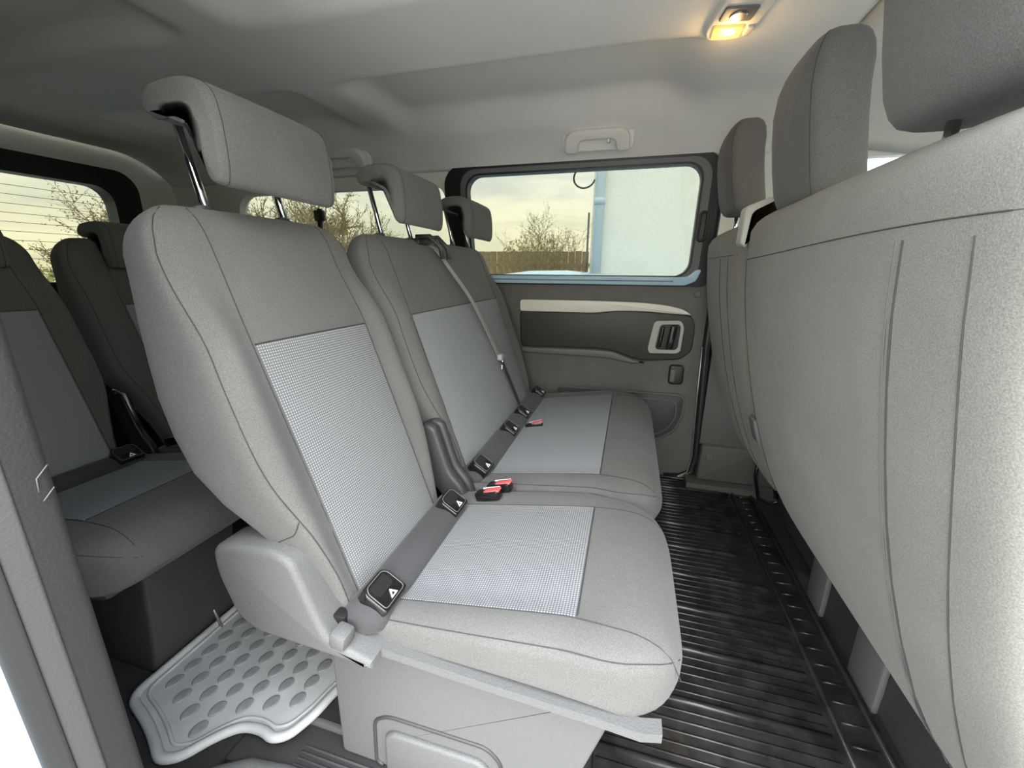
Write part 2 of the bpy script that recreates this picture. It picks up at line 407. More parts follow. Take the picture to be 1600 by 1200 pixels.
# grey inner frame along the front edge of the glass
g2 = rrect(-.70, .900, .222, 1.302, [.058, .063, .063, .058]); g2o = rrect(-.722, .878, .249, 1.318, [.068, .07, .07, .068])
ringplate('inner_frame', g2, g2o, W(), -.014, .0, P_MID, d1)
sillp = roundpoly([(-.66, .868), (.205, .868), (.245, .885), (.26, .93), (.238, .93), (.215, .905), (.19, .901), (-.66, .901)], .01)
prism('window_sill', sillp, W(), -.022, -.01, PAINTS, d1, bev=.003, label='pale blue painted window sill')
tubeo('sill_line', [W()(u, .884, -.023) for u in (-.6, -.2, .16)], .0016, P_DOOR, d1)
prism('glass_pane', rrect(-.72, .88, .24, 1.32, .05), W(), .022, .026, GLASSP, d1, smooth=False, label='tinted sliding door window pane')
# window catch
cp = [W()(u, v, -.022) for u, v in rrect(.228, 1.035, .252, 1.135, .011, 4)]
tubeo('window_catch', cp, .0045, P_BLACK, d1, closed=True, n=8)
prism('catch_plate', rrect(.231, 1.04, .249, 1.13, .008), W(), -.018, -.008, P_DGREY, d1)
# silver strip, dark inlay
strip = roundpoly([(-.475, .797), (-.15, .799), (.05, .797), (.15, .787), (.215, .772), (.245, .751), (.20, .753), (.06, .762), (-.06, .760), (-.14, .748), (-.475, .746)], [.015, .05, .05, .05, .04, .004, .03, .05, .05, .05, .012])
prism('silver_strip', strip, W(), -.026, .005, P_SILV, d1, bev=.002, label='silver trim strip')
inl = roundpoly([(-.478, .743), (-.14, .745), (-.06, .757), (.06, .759), (.20, .750), (.248, .746), (.266, .70), (.264, .60), (.225, .562), (.09, .548), (.04, .553), (-.06, .586), (-.12, .590), (-.475, .583)], .02, 5)
prism('dark_inlay', inl, W(), -.014, .005, P_DOORD, d1, bev=.004, label='dark brown inlay panel')
tubeo('inlay_groove', [W()(u, v, -.004) for u, v in inl], .0035, SEALM, d1, closed=True, n=6)
# ledge under the inlay
led = roundpoly([(-.475, .576), (-.12, .583), (-.055, .579), (.04, .545), (.09, .540), (.03, .528), (-.08, .548), (-.475, .552)], .012)
prism('ledge', led, W(), -.016, .005, P_MID, d1, bev=.006)
# inner handle: pale bezel, dark well, black grip
bz = roundpoly([(.106, .722), (.210, .727), (.224, .70), (.220, .598), (.205, .588), (.098, .583), (.088, .60)], .016, 4)
well = roundpoly([(.130, .708), (.204, .712), (.212, .70), (.209, .612), (.198, .602), (.128, .600), (.118, .61)], .014, 4)
ringplate('handle_bezel', well, bz, W(), -.022, -.008, P_PALE, d1, label='pale handle bezel')
prism('handle_well', well, W(), -.013, -.007, P_BLACK, d1)
for k, (u0, u1, z0, z1, th) in enumerate(((.166, .193, .606, .706, .024), (.131, .146, .610, .700, .014))):
    prism('handle_grip', [(a+(v_-.656)*.12, v_) for a, v_ in rrect(u0, z0, u1, z1, .006, 5)], W(), -.012-th, -.010, P_GLOSS, d1, bev=.005)
# lock button
lkb = prism('lock_housing', rrect(.186, .450, .246, .535, .014), W(), -.022, .003, P_BLACK, d1, bev=.006)
prism('lock_button', rrect(.190, .462, .212, .520, .004), W(), -.030, -.020, P_DOOR, lkb, bev=.003)
# storage pocket / speaker recess
pk = roundpoly([(-.30, .40), (.245, .40), (.262, .385), (.262, .31), (.235, .235), (.17, .185), (-.30, .16)], .02, 4)
prism('pocket_panel', pk, W(), -.012, .004, P_DGREY, d1, bev=.005)
tubeo('pocket_lip', [W()(u, v, -.010) for u, v in pk], .006, P_DOOR, d1, closed=True, n=8)
tubeo('pocket_groove', [W()(u, v, -.014) for u, v in roundpoly([(-.28, .375), (.21, .375), (.23, .36), (.235, .31), (.212, .25), (.16, .21), (-.28, .19)], .02, 4)], .003, P_MID, d1, closed=True, n=6)
disc('clip_cap', (.262, yw(.835)-.001, .835), (0, -1, .05), .014, .004, P_DOOR, d1)
# door seal: thick black strip with a bright bead
spath = [(.306, .88), (.308, .62), (.316, .40), (.326, .12), (.315, .045), (.27, .012), (.20, .004)]
tubeo('door_seal', [W()(u+.014, v, -.004) for u, v in spath], .017, SEALM, d1, n=10)
tubeo('seal_bead', [W()(u-.005, v, -.016) for u, v in spath[1:]], .003, STEEL, d1, n=6)

# rear wall with tailgate window
rw = struct(bpy.data.objects.new('wall_back', None)); COL.objects.link(rw); ORIG[rw.name] = Vector((0, 0, 0)); rw['label'] = 'rear end of the van with tailgate'
def RW(u, v, t): return (-2.32-t, u, v)
ri = rrect(2*YC-1.465, .86, 1.465, 1.268, .075); ro = rrect(2*YC-1.575, .78, 1.575, 1.345, .09)
ringplate('tailgate_frame', ri, ro, RW, -.03, .04, P_BLACK, rw, label='black tailgate window frame')
ro2 = to_rect(rrect(2*YC-1.57, .785, 1.57, 1.34, .09), .18, 0, 1.90, 1.45)
ringplate('tailgate_trim', rrect(2*YC-1.57, .785, 1.57, 1.34, .09), ro2, RW, 0, .04, P_BEIGE, rw)
prism('tailgate_lower_trim', [(.2, 0), (1.88, 0), (1.88, .80), (.2, .80)], RW, -.012, .02, P_DGREY, rw, smooth=False)
prism('glass_pane', rrect(2*YC-1.48, .85, 1.48, 1.28, .07), RW, .02, .024, GLASSP, rw, smooth=False, label='heated rear window pane')
for k in range(11):
    zz = .885+k*.034
    tubeo('heating_wire', [(-2.335, 2*YC-1.44, zz), (-2.335, 1.44, zz)], .0012, P_MID, rw, n=4)

# near side wall: rear quarter, header, front door
wr = struct(bpy.data.objects.new('wall_right', None)); COL.objects.link(wr); ORIG[wr.name] = Vector((0, 0, 0)); wr['label'] = 'near side wall of the van cabin'
def NW(u, v, t): return (u, 2*YC-yw(v)-t, v)
for nm, (u0, v0, u1, v1), mt in (('rear_quarter_trim', (-2.3, 0, -.52, .86), P_DGREY), ('header_trim', (-.60, 1.33, .78, 1.40), P_BEIGE), ('front_door_panel', (.78, 0, 1.9, .90), P_DOOR)):
    prism(nm, [(u0, v0), (u1, v0), (u1, (v0+v1)/2), (u1, v1), (u0, v1), (u0, (v0+v1)/2)], NW, -.0, .04, mt, wr, smooth=False)
ni = rrect(-1.85, .93, -.95, 1.27, .08); ringplate('rear_quarter_upper', ni, to_rect(ni, -2.32, .86, -.55, 1.40), NW, 0, .04, P_DGREY, wr)
prism('glass_pane', rrect(-1.87, .91, -.93, 1.29, .07), NW, .02, .024, GLASST, wr, smooth=False)
ni = rrect(.88, .93, 1.5, 1.29, .06); ringplate('front_door_upper', ni, to_rect(ni, .78, .90, 1.9, 1.40), NW, 0, .04, P_BEIGE, wr)
rbox('outer_panel', (-1.45, .115, .30), (1.80, .05, 1.15), PAINT, wr, bev=.02)
# front end: dash, windscreen and its frame
fe = struct(bpy.data.objects.new('wall_front', None)); COL.objects.link(fe); ORIG[fe.name] = Vector((0, 0, 0)); fe['label'] = 'dashboard and windscreen at the front'
prism('dashboard', roundpoly([(1.35, .0), (1.9, .0), (1.95, .78), (1.6, .90), (1.38, .84), (1.32, .60)], .05), lambda u, v, t: (u, t, v), .2, 1.86, P_DGREY, fe, bev=.01)
prism('windscreen_glass', [(.24, 0), (1.82, 0), (1.74, 1), (.32, 1)], lambda u, v, t: (1.95-.78*v+t, u, .85+.50*v), 0, .005, GLASS, fe, smooth=False)
# roof skin over the headliner
V = [(-2.38, .24, 1.49), (1.2, .24, 1.49), (1.2, 1.82, 1.49), (-2.38, 1.82, 1.49), (-2.38, .24, 1.52), (1.2, .24, 1.52), (1.2, 1.82, 1.52), (-2.38, 1.82, 1.52)]
struct(mesh('roof_skin', V, BOXF, PAINT, smooth=False), 'painted van roof')

# near door pillar (rear edge of the open doorway)
pl = struct(bpy.data.objects.new('trim_3', None)); COL.objects.link(pl); ORIG[pl.name] = Vector((0, 0, 0)); pl['label'] = 'dark pillar trim at the rear of the open doorway'
def ZP(u, v, t): return (u, v, t)
prism('pillar_trim', roundpoly([(-.470, .204), (-.470, .174), (-.62, .174), (-.62, .255), (-.52, .222)], [.006, .008, .0, .0, .02]), ZP, -.25, 1.36, P_PDARK, pl, sharp=50)
prism('pillar_ridge', roundpoly([(-.466, .178), (-.476, .160), (-.62, .160), (-.62, .178)], .004), ZP, -.25, 1.36, P_DGREY, pl, sharp=50)
prism('door_seal', roundpoly([(-.472, .162), (-.485, .147), (-.63, .147), (-.63, .162)], .005), ZP, -.25, 1.36, SEALM, pl, sharp=50)
prism('body_paint', roundpoly([(-.488, .150), (-.52, .08), (-.85, .05), (-.85, .15)], [.004, .02, 0, 0]), ZP, -.45, 1.36, PAINT, pl, sharp=50)
for pth in ([(-.4690, .203, .757), (-.4690, .194, .748), (-.4690, .193, .736)], [(-.4690, .203, .736), (-.4690, .194, .727)]):
    tubeo('clip_outline', pth, .0006, P_MID, pl, n=5)

# doorway sill and step
sl = struct(bpy.data.objects.new('trim_4', None)); COL.objects.link(sl); ORIG[sl.name] = Vector((0, 0, 0)); sl['label'] = 'plastic doorway sill with step well'
rbox('sill_plate', (.02, .475, -.035), (1.44, .12, .05), P_DGREY, sl, bev=.006)
rbox('sill_edge', (.02, .522, -.008), (1.44, .014, .014), P_MID, sl, bev=.004)
for k in range(4):
    tubeo('sill_rib', [(-.56, .478-.011*k, -.0095), (.6, .478-.011*k, -.0095)], .0026, P_MID, sl, n=6)
rbox('step_tread', (-.1, .30, -.10), (1.7, .34, .06), P_GREY, sl, bev=.01)
tubeo('step_rim', [(-.80, .20, -.03), (-.765, .31, -.022), (-.71, .385, -.016), (-.64, .420, -.012), (-.56, .430, -.012), (-.30, .432, -.012), (.4, .432, -.012)], .013, P_GREY, sl, n=10)

# =================================================================== SEATS
REC = math.radians(19); ES = (-math.sin(REC), math.cos(REC)); ED = (math.cos(REC), math.sin(REC))
class Seat:
    """one seat or bench: cushion, reclined backrest, headrests and their fittings"""
    def __init__(s, yc, hw, dx, wi, cc=None, chw=None):
        s.yc, s.hw, s.dx, s.wi = yc, hw, dx, wi
        s.cc = cc if cc is not None else yc; s.chw = chw or hw
        s.ox, s.oz = dx-.395, .38
    def P(s, w, h, d): return Vector((s.ox+ES[0]*h+ED[0]*d, s.yc+w, s.oz+ES[1]*h+ED[1]*d))
    TOP = .676
    def a(s, h):
        v = stab([(-.03, .158), (.06, .166), (.14, .182), (.25, .209), (.36, .212), (.5, .208), (.60, .200)], min(h, .60))
        if h > .60: v -= .065*(1-math.sqrt(max(0, 1-((h-.60)/(s.TOP-.60))**2)))
        return v+s.hw-.212
    def dfr(s, w, h):
        b = ss(s.wi, s.wi+.055, abs(w))*.030*ss(-.05, .08, h)*(1-ss(.44, .60, h))
        c = .006*math.cos(min(1, abs(w)/s.hw)*math.pi/2)
        top = -.010*ss(.45, .60, h)
        return b+c+top
    def drr(s, h): return stab([(-.03, -.05), (.06, -.07), (.186, -.10), (.297, -.152), (.40, -.158), (.50, -.132), (.58, -.104), (.66, -.085)], h)
    N = 5.0
    def ends(s, w, h):
        df, dr = s.dfr(w, h), s.drr(h)
        if h > .615:
            q = math.sqrt(max(0, 1-((h-.615)/(s.TOP-.615))**2)); q = .25+.75*q
            m = (df+dr)/2; df = m+(df-m)*q; dr = m+(dr-m)*q
        return df, dr
    def front(s, w, h, off=0.):
        df, dr = s.ends(w, h); m = (df+dr)/2; a = s.a(h)
        k = max(0, 1-abs(w/a)**s.N)**(1/s.N)
        return s.P(w, h, m+(df-m)*k+off)
    def ring(s, h, n):
        a = s.a(h); R = []
        for i in range(n):
            th = 2*math.pi*i/n; c, q = math.cos(th), math.sin(th)
            w = a*math.copysign(abs(c)**(2/s.N), c); df, dr = s.ends(w, h); m = (df+dr)/2
            k = abs(q)**(2/s.N)
            R.append(s.P(w, h, m+(df-m)*k if q >= 0 else m+(dr-m)*k))
        return R
    # cushion: stations along X
    def ca(s, x):
        v = stab([(-.42, .20), (-.36, .212), (-.1, .222), (.0, .220), (.06, .207)], min(x, .06))
        if x > .03: v -= .09*(1-math.sqrt(max(0, 1-((x-.03)/.088)**2)))
        return v+s.chw-.222
    def ctop(s, w, x):
        z = stab([(-.42, .372), (-.34, .386), (-.2, .408), (-.04, .432), (.04, .436), (.08, .424), (.105, .402), (.118, .375)], x)
        return z + .010*ss(s.wi-.01, s.wi+.05, abs(w))*(1-ss(-.06, .02, x)) - .004
    def cbot(s, x): return stab([(-.42, .338), (-.1, .336), (0, .325), (.05, .308), (.09, .318), (.118, .345)], x)
    CN = 4.5
    def ctopP(s, w, x, off=0.):
        a = s.ca(x); zt, zb = s.ctop(w, x), s.cbot(x); m = (zt+zb)/2; k = max(0, 1-abs(w/a)**s.CN)**(1/s.CN)
        return Vector((x+s.dx, s.cc+w, m+(zt-m)*k+off))
    def cring(s, x, n):
        a = s.ca(x); R = []
        for i in range(n):
            th = 2*math.pi*i/n; c, q = math.cos(th), math.sin(th); w = a*math.copysign(abs(c)**(2/s.CN), c)
            nn = s.CN if q >= 0 else 9.0; w = a*math.copysign(abs(c)**(2/nn), c)
            zt, zb = s.ctop(w, x), s.cbot(x); m = (zt+zb)/2; k = abs(q)**(2/nn)
            R.append(Vector((x+s.dx, s.cc+w, m+(zt-m)*k if q >= 0 else m+(zb-m)*k)))
        return R

def panel(name, f, us, vs, th, mat, parent, uvf=None, **kw):
    """thin cloth panel following surface f(u,v,off)"""
    n = len(vs); m = len(us); V = [f(u, v, th) for u in us for v in vs]+[f(u, v, -.002) for u in us for v in vs]; o = m*n; F = []
    uv = [(u, v) for u in us for v in vs]*2
    for i in range(m-1):
        for j in range(n-1): a = i*n+j; F.append((a, a+1, a+n+1, a+n))
    for i in range(m-1):
        for j in (0, n-1): a = i*n+j; F.append((a, a+n, o+a+n, o+a))
    for j in range(n-1):
        for i in (0, m-1): a = i*n+j; F.append((a, a+1, o+a+1, o+a))
    return mesh(name, V, F, mat, parent, True, uv=uv, sharp=60, **kw)

def headrest(S, wc, root, drop=0., hw=.120, tilt=0.):
    """gamma-shaped headrest: hanging front pad with a lip to the rear, on two chrome posts"""
    # side profile (x offset, z) measured on the near headrest
    prof = [(-.672, 1.150), (-.655, 1.166), (-.62, 1.172), (-.585, 1.170), (-.558, 1.155), (-.548, 1.128), (-.545, 1.075), (-.548, 1.045), (-.555, 1.034), (-.568, 1.036), (-.577, 1.055), (-.584, 1.092), (-.600, 1.114), (-.63, 1.124), (-.66, 1.125), (-.674, 1.135)]
    prof = [(x-.006, z) for x, z in prof]
    # densify
    P = []
    m = len(prof)
    for i in range(m):
        p0, p1, p2, p3 = (Vector(prof[(i+k) % m]) for k in (-1, 0, 1, 2))
        for t in (0, .33, .67):
            P.append(.5*((2*p1)+(p2-p0)*t+(2*p0-5*p1+4*p2-p3)*t*t+(3*p1-p0-3*p2+p3)*t**3))
    c = sum(P, Vector((0, 0)))/len(P); c = Vector((-.60, 1.115))
    rings = []
    T = [0, .04, .10, .2, .35, .65, .9, .975, 1.0]
    ws = []
    for k in (-1, 1): pass
    prs = [(-1.0, .70), (-.985, .82), (-.95, .92), (-.89, .985), (-.8, 1.0), (-.4, 1.0), (0, 1.0), (.4, 1.0), (.8, 1.0), (.89, .985), (.95, .92), (.985, .82), (1.0, .70)]
    for u, k in prs:
        wv = u*hw; R = []
        for p in P:
            # shrink towards the medial curve of the gamma: vertical pad or the lip
            if p.y > 1.12: q = Vector((max(-.655, min(-.60, p.x)), 1.147))
            else: q = Vector((-.569, max(1.056, min(1.12, p.y))))
            v = q+(p-q)*k
            bow = .010*(1-u*u)
            R.append(Vector((v.x+S.dx-.004*u*u, S.yc+wc+wv, v.y-drop)))
        rings.append(R)
    V, F = loft(rings)
    h = mesh('headrest', V, F, F_CHAR, root, True)
    # side piping
    for sgn in (-1, 1):
        R = rings[3] if sgn < 0 else rings[-4]
        ctr = Vector((S.dx-.6, R[0].y, 1.115-drop))
        tubeo('side_seam', [Vector((p.x, p.y, p.z)) for p in R], .0008, SEAM, h, closed=True, n=5)
    for sgn in (-1, 1):
        y = S.yc+wc+sgn*.078
        b = Vector((S.dx-.640, y, .985)); tp = Vector((S.dx-.676, y, 1.140-drop))
        tubeo('headrest_post', [b, tp], .0062, CHROME, h, n=10)
        sl_ = disc('post_sleeve', S.P(sgn*.078+wc, .670, -.045), (ES[0], 0, ES[1]), .019, .011, P_DGREY, h)
    return h

def isofix(S, wpos, root):
    c = Vector((S.dx-.352, S.yc+wpos, .409)); nrm = Vector((.55, 0, .835)).normalized(); up = Vector((-.835, 0, .55)).normalized(); ac = Vector((0, 1, 0))
    def T(u, v, t): return c+ac*u*.9+up*v*.85+nrm*t
    b = prism('anchor_guide', roundpoly([(-.036, -.030), (.036, -.030), (.036, .022), (.026, .034), (-.026, .034), (-.036, .022)], .008), T, -.02, .010, P_GLOSS, root, bev=.004, label='black plastic child seat anchor guide')
    prism('slot', rrect(-.022, -.002, .022, .024, .006), T, .0095, .0112, SEALM, b)
    tubeo('guide_outline', [T(u, v, .0105) for u, v in roundpoly([(-.030, -.024), (.030, -.024), (.030, .020), (.022, .029), (-.022, .029), (-.030, .020)], .008)], .0009, P_MID, b, closed=True, n=5)
    ringplate('triangle_symbol', [(-.003, -.0175), (.007, -.0175), (.003, -.010)], [(-.0075, -.020), (.0115, -.020), (.003, -.005)], T, .0105, .0118, WHITE, b, smooth=False)
    return b

def build_seat(S, root, heads, clips, single, hdrop=0., weave_mat=F_WEAVE, side=True):
    hs = [-.03, -.02, 0, .03, .07, .12, .18, .24, .30, .36, .42, .47, .52, .56, .585, .60, .615, .628, .640, .650, .659, .666, .671, .6745, .676]
    V, F = loft([S.ring(h, 96) for h in hs]); back = mesh('backrest', V, F, F_CHAR, root, True)
    wi = S.wi
    us = lin(-wi, wi, 41 if not single else 25); vs = lin(.012, .452, 30)
    panel('back_insert', lambda u, v, o: S.front(u, v, o), us, vs, .0022, weave_mat, back, label='woven grey back insert')
    # seams
    tubeo('top_seam', [S.front(u, .454, .001) for u in us], .0008, SEAM, back, n=5)
    for sg in (-1, 1):
        tubeo('side_seam', [S.front(sg*(wi+.004-.010*ss(.45, .6, h)), h, .0006) for h in lin(.0, .668, 36)], .0008, SEAM, back, n=5)
        tubeo('edge_seam', [S.front(sg*(S.a(h)*.965 if h < .6 else S.a(h)*.955), h, .0006) for h in lin(-.01, .668, 40)], .0008, SEAM, back, n=5)
    # cushion
    xs_ = [-.42, -.40, -.36, -.3, -.22, -.14, -.06, 0, .03, .05, .065, .08, .09, .098, .105, .110, .114, .117, .118]
    V, F = loft([S.cring(x, 96) for x in xs_]); cu = mesh('seat_cushion', V, F, F_CHAR, root, True)
    off = S.yc-S.cc
    ca, cb = (-wi+off*.6, wi+off*.2) if single else (-wi+off, wi+off)
    panel('cushion_insert', lambda u, v, o: S.ctopP(u, v, o), lin(ca-.004, cb+.012, 25 if single else 41), lin(-.362, -.040, 24), .002, weave_mat, cu, label='woven grey seat insert')
    for wv in (ca-.006, cb+.014):
        pts = [S.ctopP(wv, x, .0006) for x in lin(-.34, .112, 28)]
        tubeo('side_seam', pts, .0008, SEAM, cu, n=5)
    tubeo('front_seam', [S.ctopP(u, -.038, .0008) for u in lin(ca, cb+.01, 20)], .0008, SEAM, cu, n=5)
    # seam round the upper edge of the side panels
    for sg in (-1, 1):
        tubeo('edge_seam', [S.ctopP(sg*S.ca(x)*(.968), x, .0007) for x in lin(-.40, .11, 34)], .0008, SEAM, cu, n=5)
    # roll between cushion and back, broken by the anchor guides
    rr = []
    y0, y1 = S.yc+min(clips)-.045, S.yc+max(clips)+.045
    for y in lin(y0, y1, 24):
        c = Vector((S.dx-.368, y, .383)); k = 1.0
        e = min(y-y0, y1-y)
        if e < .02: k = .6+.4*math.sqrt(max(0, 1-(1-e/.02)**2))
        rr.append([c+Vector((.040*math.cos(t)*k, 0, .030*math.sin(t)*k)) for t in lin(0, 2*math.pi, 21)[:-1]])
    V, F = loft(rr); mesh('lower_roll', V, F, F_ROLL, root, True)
    for c_ in clips: isofix(S, c_, root)
    for hc in heads: headrest(S, hc, root, hdrop)
    return back, cu

# ---- second row, single seat by the open door
s1 = thing('passenger_chair', (-.2, .65, 0), 'single grey fabric seat nearest the open doorway, with raised headrest and side recliner cover', 'car seat', 'second row seats')
S1 = Seat(.626, .220, 0, .137, cc=.668, chw=.222)
back1, cush1 = build_seat(S1, s1, [-.012], [-.14, .14], True)
tubeo('side_seam', [S1.ring(.185-.05*i/13, 96)[42+i] + Vector((0, -.0006, 0)) for i in range(14)], .0009, SEAM, back1, n=5)
# recliner side cover
XZ = lambda u, v, t: (u, t, v)
rc = roundpoly([(-.604, .500), (-.56, .512), (-.488, .516), (-.452, .504), (-.424, .425), (-.404, .376), (-.33, .352), (-.33, .338), (-.44, .345), (-.54, .350), (-.578, .372), (-.604, .45)], [.02, .02, .02, .03, .012, .02, .0, .0, .05, .04, .04, .04], 5)
prism('recliner_cover', rc, XZ, .408, .470, P_GREY, s1, bev=.011, seg=4, label='moulded grey recliner cover')
# side rail strip under the cushion
rail = [(-.36, .445, .349), (-.30, .450, .340), (-.15, .450, .331), (0, .452, .322), (.06, .455, .313), (.088, .462, .312)]
V, F = band(rail, (0, 0, 1), .022, .015, (0, 1, 0)); mesh('side_rail', V, F, P_GREY, s1, True, sharp=50)
# knob
kb = rbox('recliner_lever', (-.383, .418, .380), (.028, .03, .028), P_GREY, s1, bev=.006, rot=Matrix.Rotation(math.radians(12), 3, 'Y'))
rbox('lever_arm', (-.405, .445, .385), (.03, .02, .02), P_BLACK, s1, bev=.003)
# base box with moulded lid
basep = roundpoly([(-.478, .0), (-.06, .0), (.02, .26), (.06, .335), (-.46, .335), (-.475, .25)], .012)
ba = prism('seat_base', basep, XZ, .486, .84, P_GREY, s1, bev=.006, smooth=False)
lid = roundpoly([(-.40, -.0), (-.155, -.0), (-.160, .095), (-.19, .118), (-.365, .118), (-.395, .095)], .015)
tubeo('lid_groove', [XZ(u, v, .4855) for u, v in roundpoly([(-.40, .005), (-.395, .115), (-.365, .135), (-.175, .135), (-.15, .11), (-.145, .005)], .015)], .0035, P_DGREY, ba, n=6)
prism('base_lid', roundpoly([(-.375, .002), (-.165, .002), (-.17, .092), (-.19, .105), (-.355, .105), (-.372, .092)], .012), XZ, .476, .49, P_GREY, ba, bev=.006)
# inner recliner hinge between the seats
hin = roundpoly([(-.49, .545), (-.455, .562), (-.43, .553), (-.395, .44), (-.36, .40), (-.345, .352), (-.40, .352), (-.46, .42)], .02, 4)
prism('inner_hinge_cover', hin, XZ, .845, .875, P_DGREY, s1, bev=.010, label='black inner hinge cover')

# ---- second row, double bench
s2 = thing('passenger_bench', (-.2, 1.33, 0), 'double grey fabric bench beside the far window, with a belt hanging from its backrest', 'car seat', 'second row seats')
S2 = Seat(1.332, .456, 0, .357, cc=1.350, chw=.452)
back2, cush2 = build_seat(S2, s2, [1.110-1.332-.012, 1.566-1.332], [.965-1.332, 1.248-1.332, 1.423-1.332, 1.705-1.332], False, weave_mat=F_PLAIN)
prism('hinge_cover', [(u+.004, v) for u, v in hin], XZ, .882, .907, P_DGREY, s2, bev=.010, label='black hinge cover')
prism('seat_base', basep, XZ, .95, 1.80, P_DGREY, s2, bev=.008)
# buckles
def buckle(c, root, ang=0., two=True):
    R = Matrix.Rotation(math.radians(ang), 3, 'Z') @ Matrix.Rotation(math.radians(-18), 3, 'Y')
    b = rbox('belt_buckle', c, (.062, .026, .024), P_GLOSS, root, bev=.004, rot=R)
    rbox('red_release', Vector(c)+R @ Vector((.014, 0, .0105)), (.040, .021, .006), RED, b, bev=.002, rot=R, label='red release button')
    rbox('white_edge', Vector(c)+R @ Vector((.006, .0125, .0105)), (.046, .003, .006), WHITE, b, bev=.001, rot=R)
    return b
buckle((-.272, .872, .407), s1, -8); buckle((-.288, .832, .405), s1, -6)
buckle((-.292, 1.345, .390), s2, 6)
# shoulder belt of the middle place, hanging from a guide on the bench top
g = rbox('belt_guide', S2.P(1.215-1.332, .668, -.045), (.085, .10, .022), P_BLACK, s2, bev=.008, rot=Matrix.Rotation(math.radians(-10), 3, 'Y'))
bpath = []
gp = S2.P(1.240-1.332, .655, .02)
V_, N_ = [], []
for t in lin(0, 1, 14):
    h = .640-.40*t; wv = (1.245+.205*t)-1.332
    p = S2.front(wv, max(h, .02), .010+.012*math.sin(math.pi*t)); V_.append(p)
V_ = [S2.P(1.225-1.332, .676, -.06), S2.P(1.232-1.332, .674, -.03)]+V_
V, F = band(V_, (.9, 0, .4), .022, .0022, (0, 1, .15)); mesh('belt_webbing', V, F, WEB, s2, True, sharp=40, label='grey shoulder belt webbing')
V2_ = []
for t in lin(0, 1, 8):
    h = .24-.23*t; wv = (1.45+.075*t)-1.332; V2_.append(S2.front(wv, max(h, .0), .016-.010*t))
V, F = band(V2_, (.9, 0, .4), .024, .002, (0, 1, .1)); mesh('lower_belt', V, F, P_DGREY, s2, True, sharp=40)
for sg in (-1, 1):
    tubeo('belt_loop_arm', [S2.P(1.235-1.332+sg*.026, .685, -.03), S2.P(1.240-1.332+sg*.028, .672, .012), S2.P(1.250-1.332+sg*.026, .632, .030), S2.P(1.255-1.332+sg*.024, .600, .022)], .0075, P_DGREY, g, n=8)
tubeo('belt_loop_bar', [S2.P(1.24-1.332-.03, .676, .0), S2.P(1.24-1.332+.03, .676, .0)], .006, P_PALE, g, n=8)
tp = V_[-1]
tg = rbox('belt_tongue', tp+Vector((.008, .002, -.004)), (.020, .034, .022), P_PALE, s2, bev=.005)
rbox('tongue_blade', tp+Vector((.012, .012, -.034)), (.006, .016, .040), CHROME, tg, bev=.002, rot=Matrix.Rotation(math.radians(-14), 3, 'X'))

# ---- third row
D3 = -.985
s3 = thing('passenger_chair', (-1.2, .60, 0), 'dark single seat of the rearmost row, half hidden by the doorway pillar', 'car seat', 'third row seats')
S3 = Seat(.600, .205, D3, .132, cc=.610, chw=.222)
build_seat(S3, s3, [0], [-.14, .14], True, hdrop=.115, weave_mat=F_PLAIN)
base3 = roundpoly([(-1.22, 0), (-1.00, 0), (-.98, .10), (-.95, .34), (-1.25, .34), (-1.24, .1)], .02)
prism('pedestal', base3, XZ, .50, .72, P_DGREY, s3, bev=.01)
rbox('pedestal_cap', (-1.03, .47, .30), (.20, .10, .05), P_DGREY, s3, bev=.015, rot=Matrix.Rotation(math.radians(-10), 3, 'Y'))
h3 = prism('hinge_lever', [(u+D3-.02, v) for u, v in hin], XZ, .815, .838, P_BLACK, s3, bev=.008)
tubeo('chrome_edge', [(D3-.50, .812, .545), (D3-.465, .812, .570), (D3-.435, .814, .560), (D3-.405, .816, .47)], .005, STEEL, h3, n=8)
buckle((-1.30, .845, .415), s3, -4)
s4 = thing('passenger_bench', (-1.2, 1.28, 0), 'dark double bench of the rearmost row with lowered headrests, below the tailgate window', 'car seat', 'third row seats')
S4 = Seat(1.290, .455, D3, .35)
build_seat(S4, s4, [-.23, .22], [-.37, -.09, .09, .37], False, hdrop=.115, weave_mat=F_PLAIN)
prism('pedestal', base3, XZ, 1.0, 1.60, P_DGREY, s4, bev=.01)
# thin strut beside the pedestal
tubeo('floor_strut', [(-1.04, .66, .13), (-.965, .64, .01)], .004, STEEL, s3, n=6)
# third-row headrests need no extra parts; tail belt reel on the far pillar
br = thing('seat_belt', (-1.42, 1.71, .70), 'dark shoulder belt hanging before the quarter window behind the single seat', 'seat belt')
tubeo('belt_strap', [(-1.42, 1.742, 1.19), (-1.42, 1.735, 1.10), (-1.40, 1.74, .70)], .012, P_BLACK, br, n=8)
rbox('belt_anchor', (-1.42, 1.738, 1.16), (.05, .03, .05), P_BLACK, br, bev=.01)

